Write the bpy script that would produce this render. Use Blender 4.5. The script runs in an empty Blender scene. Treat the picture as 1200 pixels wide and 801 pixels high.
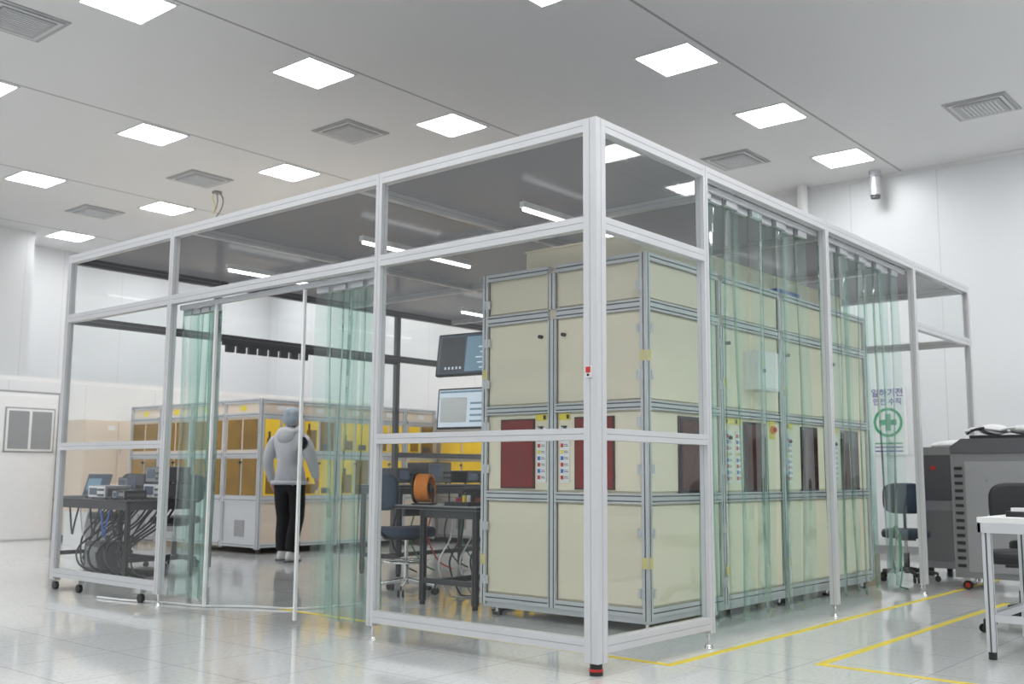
import bpy, bmesh, math, random
from mathutils import Vector, Matrix
random.seed(7)
S=bpy.context.scene
try: S.cycles.transparent_max_bounces=24
except Exception: pass
S.view_settings.view_transform='Standard'

# ---------------------------------------------------------------- materials
def new(name):
    m=bpy.data.materials.new(name); m.use_nodes=True
    nt=m.node_tree; return m,nt,nt.nodes,nt.links,nt.nodes['Principled BSDF']
def pm(name,col,rough=.5,metal=0.,var=.04,scale=8.,emis=0.,ecol=None,spec=.5,bump=0.):
    m,nt,N,L,b=new(name)
    tc=N.new('ShaderNodeTexCoord'); nz=N.new('ShaderNodeTexNoise'); nz.inputs['Scale'].default_value=scale
    L.new(tc.outputs['Object'],nz.inputs['Vector'])
    mx=N.new('ShaderNodeMixRGB'); mx.inputs[1].default_value=(*[c*(1-var) for c in col],1); mx.inputs[2].default_value=(*[min(1,c*(1+var)) for c in col],1)
    L.new(nz.outputs['Fac'],mx.inputs[0]); L.new(mx.outputs[0],b.inputs['Base Color'])
    b.inputs['Roughness'].default_value=rough; b.inputs['Metallic'].default_value=metal
    b.inputs['Specular IOR Level'].default_value=spec
    if emis>0:
        b.inputs['Emission Color'].default_value=(*(ecol or col),1); b.inputs['Emission Strength'].default_value=emis
    if bump>0:
        bp=N.new('ShaderNodeBump'); bp.inputs['Strength'].default_value=bump; L.new(nz.outputs['Fac'],bp.inputs['Height']); L.new(bp.outputs[0],b.inputs['Normal'])
    return m
def linesmat(name,col,lcol,rough,specs,speck=0.,off=(0,0,0),lw=.006,spec=.5):
    """specs: list of (axis, spacing)"""
    m,nt,N,L,b=new(name)
    tc=N.new('ShaderNodeTexCoord'); sx=N.new('ShaderNodeSeparateXYZ'); L.new(tc.outputs['Object'],sx.inputs[0])
    acc=None
    for ax,sp in specs:
        a=N.new('ShaderNodeMath'); a.operation='ADD'; a.inputs[1].default_value=off[ax]+100*sp; L.new(sx.outputs[ax],a.inputs[0])
        d=N.new('ShaderNodeMath'); d.operation='PINGPONG'; d.inputs[1].default_value=sp/2; L.new(a.outputs[0],d.inputs[0])
        l=N.new('ShaderNodeMath'); l.operation='LESS_THAN'; l.inputs[1].default_value=lw/2; L.new(d.outputs[0],l.inputs[0])
        if acc is None: acc=l
        else:
            x=N.new('ShaderNodeMath'); x.operation='MAXIMUM'; L.new(acc.outputs[0],x.inputs[0]); L.new(l.outputs[0],x.inputs[1]); acc=x
    base=N.new('ShaderNodeMixRGB'); base.inputs[1].default_value=(*col,1); base.inputs[2].default_value=(*[c*.72 for c in col],1)
    if speck>0:
        nz=N.new('ShaderNodeTexNoise'); nz.inputs['Scale'].default_value=38; nz.inputs['Detail'].default_value=6; nz.inputs['Roughness'].default_value=.8
        L.new(tc.outputs['Object'],nz.inputs['Vector'])
        cr=N.new('ShaderNodeValToRGB'); cr.color_ramp.elements[0].position=.50; cr.color_ramp.elements[1].position=.66
        cr.color_ramp.elements[1].color=(speck,)*3+(1,)
        L.new(nz.outputs['Fac'],cr.inputs[0]); L.new(cr.outputs[0],base.inputs[0])
    else:
        nz=N.new('ShaderNodeTexNoise'); nz.inputs['Scale'].default_value=.6
        L.new(tc.outputs['Object'],nz.inputs['Vector'])
        q=N.new('ShaderNodeMath'); q.operation='MULTIPLY'; q.inputs[1].default_value=.18; L.new(nz.outputs['Fac'],q.inputs[0]); L.new(q.outputs[0],base.inputs[0])
    mx=N.new('ShaderNodeMixRGB'); L.new(acc.outputs[0],mx.inputs[0]); L.new(base.outputs[0],mx.inputs[1]); mx.inputs[2].default_value=(*lcol,1)
    L.new(mx.outputs[0],b.inputs['Base Color']); b.inputs['Roughness'].default_value=rough; b.inputs['Specular IOR Level'].default_value=spec
    return m
def clearmat(name,tcol,gcol,refl=.06,edge=.6,diff=0.,dcol=(.8,.9,.88),rough=.03,power=3.,trans=False):
    """thin sheet: tinted transmission + angle dependent gloss (trans: light-diffusing sheet)"""
    m,nt,N,L,b=new(name); N.remove(b); out=N['Material Output']
    lw=N.new('ShaderNodeLayerWeight'); lw.inputs['Blend'].default_value=.5
    pw=N.new('ShaderNodeMath'); pw.operation='POWER'; pw.inputs[1].default_value=power; L.new(lw.outputs['Facing'],pw.inputs[0])
    mc=N.new('ShaderNodeMixRGB'); mc.inputs[1].default_value=(*tcol,1); mc.inputs[2].default_value=(*gcol,1); L.new(pw.outputs[0],mc.inputs[0])
    tr=N.new('ShaderNodeBsdfTranslucent' if trans else 'ShaderNodeBsdfTransparent'); L.new(mc.outputs[0],tr.inputs[0])
    df=N.new('ShaderNodeBsdfDiffuse'); df.inputs[0].default_value=(*dcol,1)
    m1=N.new('ShaderNodeMixShader'); m1.inputs[0].default_value=diff; L.new(tr.outputs[0],m1.inputs[1]); L.new(df.outputs[0],m1.inputs[2])
    gl=N.new('ShaderNodeBsdfGlossy'); gl.inputs['Roughness'].default_value=rough; gl.inputs[0].default_value=(1,1,1,1)
    mr=N.new('ShaderNodeMapRange'); mr.inputs[3].default_value=refl; mr.inputs[4].default_value=edge; L.new(pw.outputs[0],mr.inputs[0])
    m2=N.new('ShaderNodeMixShader'); L.new(mr.outputs[0],m2.inputs[0]); L.new(m1.outputs[0],m2.inputs[1]); L.new(gl.outputs[0],m2.inputs[2])
    L.new(m2.outputs[0],out.inputs[0]); return m

M={}
M['floor']=linesmat('floor_tile',(.66,.67,.66),(.34,.35,.34),.07,[(0,.6),(1,.6)],speck=.8,lw=.005,spec=1.)
M['ceil']=linesmat('ceiling_panel',(.80,.80,.80),(.38,.38,.38),.6,[(1,3.02)],off=(0,-1.585,0),lw=.03)
M['wall']=linesmat('wall_panel',(.76,.77,.78),(.56,.57,.58),.35,[(1,1.15)],lw=.008)
M['wallx']=linesmat('wall_panel_north',(.74,.75,.76),(.56,.57,.58),.5,[(0,1.15)],lw=.008,spec=.3)
M['light']=pm('light_diffuser',(1,1,1),emis=22.,ecol=(.98,.99,1),var=0)
M['tube']=pm('led_tube',(1,1,1),emis=3.2,ecol=(1,1,1),var=0)
M['white']=pm('white_enamel',(.78,.78,.78),.4)
M['frame']=pm('booth_frame_paint',(.62,.62,.635),.34,.2,var=.03)
M['fgroove']=pm('frame_groove',(.38,.38,.39),.6)
M['frame_shaded']=pm('booth_frame_shaded',(.15,.15,.16),.45,.2,var=.03)  # same frame, with the backlit shade of the rear side put into its colour
M['alu']=pm('anodised_aluminium',(.62,.63,.65),.35,.5)
M['vent']=pm('vent_grey',(.42,.42,.42),.5)
M['agroove']=pm('slot_dark',(.15,.15,.16),.6)  # darker tone on the walls and floor of extrusion slots
M['chrome']=pm('chrome',(.7,.7,.7),.15,1.)
M['cream']=pm('cream_panel',(.80,.735,.575),.45,var=.02,scale=2)
M['cream2']=pm('cream_box',(.76,.65,.53),.5,var=.02,scale=2)
M['black']=pm('black_plastic',(.02,.02,.022),.45)
M['dark']=pm('dark_steel',(.06,.06,.065),.45,.3)
M['dgrey']=pm('dark_grey_shell',(.11,.11,.12),.5)
M['ugrey']=pm('unit_grey_shell',(.22,.22,.23),.5)
M['mgrey']=pm('mid_grey_shell',(.31,.31,.32),.5)
M['pane']=pm('office_window_pane',(.30,.31,.32),.2)
M['red']=pm('red_plastic',(.55,.03,.02),.4)
M['darkred']=pm('red_acrylic',(.20,.010,.008),.10,var=.3,scale=3)
M['darkwin']=pm('dark_window',(.045,.014,.012),.1,var=.3,scale=3)
M['deepred']=pm('deep_red_window',(.075,.012,.010),.1,var=.3,scale=3)
M['yellow']=pm('yellow_tape',(.76,.60,.05),.5)
M['ylabel']=pm('yellow_label',(.80,.66,.05),.5)
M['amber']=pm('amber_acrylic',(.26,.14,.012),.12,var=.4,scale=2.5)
M['amberb']=pm('amber_acrylic_lit',(.80,.50,.02),.15,var=.3,scale=2.5,emis=.16,ecol=(1,.68,.05))  # light inside the cabinets painted as brighter colour and a weak glow
M['wlabel']=pm('white_label',(.8,.8,.8),.5)
M['blue']=pm('blue_print',(.05,.15,.5),.5)
M['green']=pm('green_print',(.02,.32,.14),.5)
M['purple']=pm('purple_print',(.12,.08,.35),.5)
M['orange']=pm('orange_cable',(.75,.24,.03),.5,var=.2,scale=40)
M['bluegrey']=pm('blue_grey_fabric',(.055,.075,.11),.9,var=.15,scale=60)
M['screen_dark']=pm('screen_dark',(.03,.04,.06),.2,emis=.5,ecol=(.08,.10,.14))
M['screen_light']=pm('screen_light',(.3,.35,.4),.2,emis=.5,ecol=(.75,.85,.95))
M['screen_teal']=pm('screen_teal',(.1,.15,.2),.2,emis=.4,ecol=(.22,.38,.48))
M['hoodie']=pm('hoodie_fleece',(.52,.53,.56),.95,var=.16,scale=9,bump=.35)
M['cap']=pm('hair_cap',(.36,.42,.48),.9,var=.2,scale=60,bump=.3)
M['trouser']=pm('black_trousers',(.012,.012,.014),.9,var=.2,scale=9,bump=.2)
M['skin']=pm('skin',(.55,.33,.24),.6)
M['shoe']=pm('shoe',(.7,.7,.7),.6)
M['hair']=pm('hair',(.02,.015,.012),.7)
M['wood']=pm('cardboard',(.45,.32,.19),.8)
M['cable']=pm('green_cable',(.02,.2,.1),.5)
M['clear']=clearmat('clear_acrylic',(.945,.96,.96),(.75,.8,.79),.035,.45,power=3.5)
M['roof']=clearmat('grey_roof_sheet',(.14,.14,.145),(.11,.11,.115),.03,.18,diff=.45,dcol=(.20,.20,.21),rough=.16,trans=True)
M['strip']=clearmat('pvc_strip',(.85,.94,.905),(.15,.44,.36),.07,.5,diff=.025,dcol=(.7,.95,.88),rough=.05,power=2.0)

# ---------------------------------------------------------------- builder
class B:
    def __init__(s): s.v=[];s.f=[];s.m=[];s.sm=[];s.mats=[];s.X=Matrix()
    def mi(s,k):
        if k not in s.mats: s.mats.append(k)
        return s.mats.index(k)
    def add(s,vs,fs,mat,smooth=False):
        o=len(s.v); s.v+= [tuple(s.X@Vector(v)) for v in vs]
        for i,f in enumerate(fs):
            s.f.append(tuple(o+k for k in f)); s.m.append(s.mi(mat if isinstance(mat,str) else mat[i])); s.sm.append(smooth)
    def box(s,x0,x1,y0,y1,z0,z1,mat):
        vs=[(x,y,z) for z in (z0,z1) for x,y in ((x0,y0),(x1,y0),(x1,y1),(x0,y1))]
        s.add(vs,[(3,2,1,0),(4,5,6,7),(0,1,5,4),(1,2,6,5),(2,3,7,6),(3,0,4,7)],mat)
    def rbox(s,x0,x1,y0,y1,z0,z1,mat,r=.02,n=4,axis=2):
        """box with rounded vertical (axis) edges"""
        lim=[(x0,x1),(y0,y1),(z0,z1)]; a,b=[i for i in range(3) if i!=axis]
        pts=[]
        for cx,cy,st in ((lim[a][1]-r,lim[b][1]-r,0),(lim[a][0]+r,lim[b][1]-r,90),(lim[a][0]+r,lim[b][0]+r,180),(lim[a][1]-r,lim[b][0]+r,270)):
            for i in range(n+1):
                t=math.radians(st+90*i/n); pts.append((cx+r*math.cos(t),cy+r*math.sin(t)))
        s.prism(pts,axis,lim[axis][0],lim[axis][1],mat)
    def prism(s,pts,axis,c0,c1,mat):
        a,b=[i for i in range(3) if i!=axis]; vs=[]
        for c in (c0,c1):
            for p in pts:
                q=[0,0,0]; q[a],q[b],q[axis]=p[0],p[1],c; vs.append(q)
        n=len(pts); fs=[tuple(range(n))[::-1],tuple(range(n,2*n))]+[(i,(i+1)%n,n+(i+1)%n,n+i) for i in range(n)]
        ml=mat if isinstance(mat,str) else [mat[0],mat[0]]+[mat[0] if k==0 else mat[1] for k in mat[2]]
        s.add(vs,fs,ml)
    def beam(s,axis,c0,c1,a0,a1,b0,b1,mat='alu',gm='agroove',na=1,nb=1,g=.008,d=.006):
        """slotted extrusion along axis; na grooves on the faces spanning a, nb on those spanning b"""
        pts=[];fl=[]
        def side(p,q,n):
            L=math.dist(p,q); ux,uy=(q[0]-p[0])/L,(q[1]-p[1])/L; nx,ny=-uy,ux
            pts.append(p); fl.append(0)
            for i in range(n):
                t=L/2
                if n>1: t=L*(.5+(i-(n-1)/2)*.5)
                for tt,dd,k in ((t-g/2,0,1),(t-g/2,d,1),(t+g/2,d,1),(t+g/2,0,0)):
                    pts.append((p[0]+ux*tt+nx*dd,p[1]+uy*tt+ny*dd)); fl.append(k)
        side((a0,b0),(a1,b0),na); side((a1,b0),(a1,b1),nb); side((a1,b1),(a0,b1),na); side((a0,b1),(a0,b0),nb)
        s.prism(pts,axis,c0,c1,(mat,gm,fl))
    def cyl(s,p0,p1,r,mat,n=16,r2=None,cap=True):
        p0,p1=Vector(p0),Vector(p1); r2=r if r2 is None else r2
        d=(p1-p0).normalized(); u=d.orthogonal().normalized(); w=d.cross(u); vs=[]
        for p,rr in ((p0,r),(p1,r2)):
            for i in range(n):
                t=2*math.pi*i/n; vs.append(p+u*rr*math.cos(t)+w*rr*math.sin(t))
        s.add(vs,[(i,(i+1)%n,n+(i+1)%n,n+i) for i in range(n)],mat,True)
        if cap: s.add(vs,[tuple(range(n))[::-1],tuple(range(n,2*n))],mat)
    def tube(s,pts,r,mat,n=8,closed=False):
        pts=[Vector(p) for p in pts]; m=len(pts); vs=[]; u=None
        for i,p in enumerate(pts):
            a=pts[i-1] if (i>0 or closed) else p; c=pts[(i+1)%m] if (i<m-1 or closed) else p
            d=(c-a).normalized()
            if u is None: u=d.orthogonal().normalized()
            u=(u-d*u.dot(d)).normalized(); w=d.cross(u)
            for k in range(n):
                t=2*math.pi*k/n; vs.append(p+u*r*math.cos(t)+w*r*math.sin(t))
        fs=[]
        for i in range(m if closed else m-1):
            j=(i+1)%m
            for k in range(n): fs.append((i*n+k,i*n+(k+1)%n,j*n+(k+1)%n,j*n+k))
        s.add(vs,fs,mat,True)
    def ctube(s,pts,r,mat,n=8,sub=5):
        """tube through smoothed (Catmull-Rom) points"""
        P=[Vector(p) for p in pts]; P=[P[0]]+P+[P[-1]]; out=[]
        for i in range(1,len(P)-2):
            for k in range(sub):
                t=k/sub; a,b_,c,d=P[i-1],P[i],P[i+1],P[i+2]
                out.append(.5*((2*b_)+(c-a)*t+(2*a-5*b_+4*c-d)*t*t+(3*b_-a-3*c+d)*t**3))
        out.append(P[-2]); s.tube(out,r,mat,n)
    def ell(s,c,r,mat,nu=20,nv=12):
        vs=[];fs=[]
        for j in range(nv+1):
            ph=math.pi*j/nv
            for i in range(nu):
                t=2*math.pi*i/nu; vs.append((c[0]+r[0]*math.sin(ph)*math.cos(t),c[1]+r[1]*math.sin(ph)*math.sin(t),c[2]+r[2]*math.cos(ph)))
        for j in range(nv):
            for i in range(nu): fs.append((j*nu+i,(j+1)*nu+i,(j+1)*nu+(i+1)%nu,j*nu+(i+1)%nu))
        s.add(vs,fs,mat,True)
    def make(s,name,parent=None,bevel=0.):
        me=bpy.data.meshes.new(name); me.from_pydata(s.v,[],s.f)
        for k in s.mats: me.materials.append(M[k])
        me.polygons.foreach_set('material_index',s.m); me.polygons.foreach_set('use_smooth',s.sm)
        me.update(); bm=bmesh.new(); bm.from_mesh(me); bmesh.ops.recalc_face_normals(bm,faces=bm.faces); bm.to_mesh(me); bm.free()
        o=bpy.data.objects.new(name,me); S.collection.objects.link(o)
        if parent: o.parent=parent
        if bevel>0:
            b=o.modifiers.new('bevel','BEVEL'); b.width=bevel; b.segments=2; b.limit_method='ANGLE'; b.angle_limit=math.radians(50)
        return o
def empty(name):
    o=bpy.data.objects.new(name,None); o.empty_display_size=.1; S.collection.objects.link(o); return o
def R(x,y,a,z=0): return Matrix.Translation((x,y,z))@Matrix.Rotation(math.radians(a),4,'Z')

# ---------------------------------------------------------------- room
CZ=4.99; WX=9.2
b=B(); b.box(-11,WX+.2,-11,15.4,-.1,0,'floor'); b.make('floor')
b=B(); b.box(-11,WX+.2,-11,15.4,CZ,CZ+.1,'ceil'); b.make('ceiling')
b=B(); b.box(WX,WX+.2,-11,15.4,0,CZ,'wall'); b.make('wall_east')
b=B(); b.box(-11,WX,15.2,15.4,0,CZ,'wallx'); b.make('wall_north')
b=B(); b.box(-11,3.58,14.2,15.2,0,CZ,'wallx'); b.make('wall_bulkhead')
b=B(); b.box(-11,WX,11.9,12.1,0,2.27,'wallx'); b.box(-11,WX,11.9,12.14,2.27,2.33,'white'); b.make('wall_partition')
b=B(); b.box(WX-.03,WX,-11,15.2,CZ-.05,CZ,'white'); b.make('trim_1')
b=B(); b.box(WX-.02,WX,-11,11.8,0,.1,'mgrey'); b.make('baseboard_east')
b=B(); b.box(3.1,WX-.03,11.88,11.9,0,.1,'mgrey'); b.make('baseboard_north')
# door with window
b=B(); b.box(1.9,3.05,11.865,11.899,0,2.12,'mgrey'); b.box(1.93,3.02,11.86,11.899,0,2.09,'white'); b.box(1.97,2.98,11.845,11.87,.02,2.05,'wlabel')
b.box(2.25,2.97,11.83,11.85,1.24,1.88,'mgrey'); b.box(2.27,2.95,11.825,11.85,1.26,1.86,'white')
b.box(2.30,2.59,11.82,11.83,1.29,1.83,'pane'); b.box(2.63,2.92,11.82,11.83,1.29,1.83,'pane')
b.cyl((2.05,11.78,1.0),(2.05,11.85,1.0),.012,'chrome'); b.cyl((2.05,11.79,1.0),(2.17,11.79,1.0),.011,'chrome'); b.make('door_1',bevel=.003)

# ceiling lights
def light(x,y):
    b=B(); z=CZ-.012
    for q in ((x-.31,x+.31,y-.31,y-.285),(x-.31,x+.31,y+.285,y+.31),(x-.31,x-.285,y-.285,y+.285),(x+.285,x+.31,y-.285,y+.285)):
        b.box(*q,z,CZ,'white')
    b.box(x-.285,x+.285,y-.285,y+.285,CZ-.006,CZ-.001,'light'); return b
first=None
xs=[.04+2.025*i for i in range(-3,5)]; ys=[1.95+3.01*j for j in range(-3,5)]
for x in xs:
    for y in ys:
        if y>13.9 and x<3.6: continue
        if first is None: first=light(0,0).make('ceiling_light'); o=first
        else:
            o=bpy.data.objects.new('ceiling_light',first.data); S.collection.objects.link(o)
        o.location=(x,y,0)
# vents
def vent(x,y):
    b=B(); z=CZ
    for i,(r,zz) in enumerate(((.325,.012),(.28,.022),(.235,.03))):
        w=.035
        for q in ((-r,r,-r,-r+w),(-r,r,r-w,r),(-r,-r+w,-r+w,r-w),(r-w,r,-r+w,r-w)): b.box(*q,z-zz,z,'vent' if i!=1 else 'alu')
    b.box(-.2,.2,-.2,.2,z-.03,z,'vent')
    for i in range(9): b.box(-.19,.19,-.19+i*.042,-.168+i*.042,z-.036,z-.03,'alu')
    return b
vm=vent(0,0).make('air_vent'); vm.location=(3.5,6.05,0)
for x,y in [(3.5,9.18),(3.5,12.05),(7.35,3.05),(7.3,.05),(3.55,-.2),(-.4,6.05),(-.4,9.2),(-.4,3.0),(7.35,6.05),(7.35,9.1),(-.4,-.2)]:
    o=bpy.data.objects.new('air_vent',vm.data); S.collection.objects.link(o); o.location=(x,y,0)
# wall duct + dome
b=B(); b.cyl((9.05,2.92,4.35),(9.05,2.92,CZ),.07,'white',20); b.cyl((9.05,2.92,4.33),(9.05,2.92,4.36),.085,'white',20); b.make('vent_pipe')
b=B(); b.cyl((8.95,1.86,4.66),(8.95,1.86,CZ),.075,'alu',24); b.cyl((8.95,1.86,4.62),(8.95,1.86,4.66),.06,'dgrey',24); b.cyl((8.95,1.86,4.9),(8.95,1.86,4.915),.085,'chrome',24); b.make('ceiling_speaker')
# hanging cable drop from ceiling
b=B(); b.X=Matrix.Translation((.12,1.15,0)); b.box(3.86,3.96,8.36,8.46,CZ-.03,CZ,'mgrey')
b.ctube([(3.89,8.43,CZ),(3.87,8.45,CZ-.10),(3.90,8.42,CZ-.22),(3.88,8.44,CZ-.34)],.006,'yellow'); b.ctube([(3.93,8.40,CZ),(3.98,8.36,CZ-.10),(3.97,8.37,CZ-.24),(3.93,8.42,CZ-.36),(3.90,8.43,CZ-.44)],.007,'black'); b.ctube([(3.91,8.42,CZ),(3.92,8.40,CZ-.15),(3.90,8.43,CZ-.30)],.006,'dgrey'); b.box(3.885,3.935,8.40,8.45,CZ-.48,CZ-.42,'dgrey'); b.make('ceiling_cable_drop')
# poster on the east wall
e=empty('wall_poster')
b=B(); b.box(WX-.012,WX,1.66,2.14,1.26,2.14,'wlabel')
cy,cz=1.9,1.68
ring=[(math.cos(2*math.pi*i/40),math.sin(2*math.pi*i/40)) for i in range(40)]
vs=[(WX-.016,cy+.19*c,cz+.19*s_) for c,s_ in ring]+[(WX-.016,cy+.155*c,cz+.155*s_) for c,s_ in ring]
b.add(vs,[(i,(i+1)%40,40+(i+1)%40,40+i) for i in range(40)],'green')
b.box(WX-.018,WX-.013,cy-.035,cy+.035,cz-.11,cz+.11,'green'); b.box(WX-.0181,WX-.013,cy-.11,cy+.11,cz-.035,cz+.035,'green')
for i in range(3): b.box(WX-.016,WX-.012,1.72,2.08,1.30+i*.05,1.315+i*.05,'green' if i==2 else 'purple')
b.make('poster_sheet',e)
def text(t,loc,rot,size,mat,parent,name='lettering'):
    c=bpy.data.curves.new(name,'FONT'); c.body=t; c.size=size; c.align_x='CENTER'; c.align_y='CENTER'; c.extrude=.0008; c.offset=.0008*size/.05
    c.materials.append(M[mat]); o=bpy.data.objects.new(name,c); S.collection.objects.link(o); o.location=loc; o.rotation_euler=rot; o.parent=parent; return o
FX=(math.pi/2,0,-math.pi/2)
text('일하기전',(WX-.016,1.9,2.06),FX,.115,'purple',e); text('안전 수칙',(WX-.016,1.9,1.945),FX,.095,'purple',e)

# yellow floor tape
b=B(); z=.0015
b.box(.5,6.6,-.11,-.06,0,z,'yellow'); b.box(.5,.55,-.06,3.3,0,z,'yellow'); b.make('floor_tape_line')
b=B(); b.box(1.1,4.6,-.69,-.64,0,z,'yellow'); b.box(1.05,1.1,-1.75,-.64,0,z,'yellow'); b.make('floor_tape_line')

# ---------------------------------------------------------------- booth
H=2.85; X4=6.34; Y3=5.655; ZA=2.29; ZB=1.19
FP=(1.48,3.9)
booth=empty('cleanroom_booth')
b=B(); w=.055; c=.085; FM='frame'
def vpost(x,y,w=w,z0=.085,z1=H): b.beam(2,z0,z1,x,x+w,y,y+w,FM,'fgroove',1,1,g=.003,d=.002)
def hx(x0,x1,y,z0,z1,w=w): b.beam(0,x0,x1,y,y+w,z0,z1,FM,'fgroove',1,1,g=.003,d=.002)
def hy(y0,y1,x,z0,z1,w=w): b.beam(1,y0,y1,x,x+w,z0,z1,FM,'fgroove',1,1,g=.003,d=.002)
vpost(0,0,c,.06)
LY=[1.665,4.01]; RX=[1.138,2.924,4.772]
for y in LY: vpost(0,y-w/2)
for x in RX: vpost(x-w/2,0)
vpost(0,Y3-w); vpost(X4-w,0)
hw=.07
seg_y=[(c,LY[0]-w/2),(LY[0]+w/2,LY[1]-w/2),(LY[1]+w/2,Y3-w)]
seg_x=[(c,RX[0]-w/2),(RX[0]+w/2,RX[1]-w/2),(RX[1]+w/2,RX[2]-w/2),(RX[2]+w/2,X4-w)]
seg_f=((w,FP[0]),(FP[0]+w,FP[1]),(FP[1]+w,X4-w))
for a,d in seg_y: hy(a,d,0,H-hw,H); hy(a,d,0,ZA-hw/2,ZA+hw/2)
for a,d in (seg_y[0],seg_y[2]): hy(a,d,0,ZB-.03,ZB+.03); hy(a,d,0,.105,.175)
for a,d in seg_x: hx(a,d,0,H-hw,H)
for a,d in (seg_x[0],seg_x[3]): hx(a,d,0,ZA-hw/2,ZA+hw/2)
a,d=seg_x[0]; hx(a,d,0,ZB-.03,ZB+.03); hx(a,d,0,.105,.175)
# slim door jamb posts in the left opening
for y in (2.47,3.50): b.box(.08,.10,y,y+.02,.03,ZA-.04,'white')
# far sides
for y in (2.0,3.9): vpost(X4-w,y)
for a,d in ((w,2.0),(2.0+w,3.9),(3.9+w,Y3-w)):
    hy(a,d,X4-w,H-hw,H); hy(a,d,X4-w,ZA-hw/2,ZA+hw/2)
FM='frame_shaded'
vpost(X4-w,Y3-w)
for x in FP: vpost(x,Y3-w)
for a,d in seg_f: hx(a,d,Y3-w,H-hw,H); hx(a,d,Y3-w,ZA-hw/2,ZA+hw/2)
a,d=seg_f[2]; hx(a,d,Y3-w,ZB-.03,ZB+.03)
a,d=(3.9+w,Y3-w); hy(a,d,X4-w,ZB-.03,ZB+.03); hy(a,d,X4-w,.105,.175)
FM='frame'
for x in (1.6,3.2,4.8): hy(w,Y3-w,x,H-.06,H-.005,.05)
for y in (1.9,3.8):
    for x0,x1 in ((w,1.6),(1.65,3.2),(3.25,4.8),(4.85,X4-w)): hx(x0,x1,y,H-.06,H-.005,.05)
b.make('booth_frame',booth,bevel=.002)
# panels
b=B()
def py(y0,y1,z0,z1,x=.03): b.add([(x,y0,z0),(x,y1,z0),(x,y1,z1),(x,y0,z1)],[(0,1,2,3)],'clear')
def px(x0,x1,z0,z1,y=.03): b.add([(x0,y,z0),(x1,y,z0),(x1,y,z1),(x0,y,z1)],[(0,1,2,3)],'clear')
for a,d in (seg_y[0],seg_y[2]): py(a,d,ZB+.03,ZA-hw/2); py(a,d,.175,ZB-.03)
a,d=seg_x[0]; px(a,d,ZA+hw/2,H-hw); px(a,d,ZB+.03,ZA-hw/2); px(a,d,.175,ZB-.03)
a,d=seg_x[3]; px(a,d,ZA+hw/2,H-hw)
for a,d in seg_f: px(a,d,ZA+hw/2,H-hw,Y3-.03)
b.make('clear_panel',booth)
b=B(); b.add([(.02,.02,H-.004),(X4-.02,.02,H-.004),(X4-.02,Y3-.02,H-.004),(.02,Y3-.02,H-.004)],[(0,1,2,3)],'roof'); b.make('roof_sheet',booth)
# feet
b=B()
def foot(x,y):
    b.cyl((x,y,.02),(x,y,.105),.008,'chrome',10); b.cyl((x,y,0),(x,y,.022),.026,'chrome',16,.018); b.cyl((x,y,.06),(x,y,.072),.014,'chrome',6)
for y in LY: foot(.03,y)
for x in RX: foot(x,.03)
foot(X4-.03,.03); foot(FP[0]+.03,Y3-.03); foot(FP[1]+.03,Y3-.03); foot(X4-.03,Y3-.03); foot(X4-.03,2.03); foot(X4-.03,3.93)
b.cyl((.042,.042,0),(.042,.042,.02),.034,'black',20); b.cyl((.042,.042,.02),(.042,.042,.032),.036,'red',20); b.cyl((.042,.042,.032),(.042,.042,.062),.032,'black',20)
for y in (Y3-.05,Y3-.45,LY[1]+.25):
    b.box(.01,.06,y-.03,y+.03,.075,.105,'chrome'); b.cyl((.02,y,.033),(.05,y,.033),.033,'black',18)
b.make('levelling_feet',booth)
# LED tubes under the roof
b=B()
for y in (1.25,2.85,4.6):
    for x0 in (.9,3.9):
        b.box(x0,x0+1.25,y-.02,y+.02,H-.10,H-.06,'white'); b.cyl((x0+.02,y,H-.112),(x0+1.23,y,H-.112),.013,'tube',12)
b.make('tube_fitting',booth)
b=B(); b.box(-.012,0,.028,.064,1.475,1.535,'wlabel'); b.box(-.016,-.012,.032,.06,1.50,1.531,'red'); b.cyl((-.012,.046,1.488),(-.018,.046,1.488),.006,'black'); b.make('switch_plate',booth,bevel=.001)
# curtain tracks
b=B()
b.box(.07,.1,LY[0]+.04,LY[1]-.04,ZA-.075,ZA-.04,'alu')
b.box(RX[0]+.04,RX[1]-.04,.065,.085,H-.11,H-.075,'alu'); b.box(RX[1]+.04,RX[2]-.04,.065,.085,H-.11,H-.075,'alu')
b.box(FP[0]+.06,FP[1]-.02,Y3-.1,Y3-.07,ZA-.075,ZA-.04,'dgrey')
x=FP[0]+.1
while x<2.6:
    b.box(x,x+.09,Y3-.105,Y3-.07,ZA-.14,ZA-.075,'dgrey'); x+=.13
b.make('curtain_track',booth)

# strip curtains
def strip(b,axis,base,t0,width,z0,z1,amp,ph,clip=True):
    nu,nv=10,14; vs=[];fs=[]
    for j in range(nv+1):
        v=j/nv; z=z1+(z0-z1)*v
        sway=.012*math.sin(ph+3*v)*v; cur=amp*(1+.7*math.sin(ph*2+2.2*v))
        tw=.10*math.sin(ph*1.7+1.5*v)*v
        for i in range(nu+1):
            u=i/nu-.5
            a=t0+width*(u*(1-.05*v)+.5)+sway; n=base+cur*math.cos(u*math.pi)+tw*width*u*2+.008*math.sin(5*v+ph)
            vs.append((a,n,z) if axis==0 else (n,a,z))
    for j in range(nv):
        for i in range(nu):
            k=j*(nu+1)+i; fs.append((k,k+1,k+nu+2,k+nu+1))
    b.add(vs,fs,'strip',True)
    if clip:
        a0,a1=t0+width*.12,t0+width*.88
        if axis==0: b.box(a0,a1,base-.012,base+.014,z1-.02,z1+.035,'alu')
        else: b.box(base-.012,base+.014,a0,a1,z1-.02,z1+.035,'alu')
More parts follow.
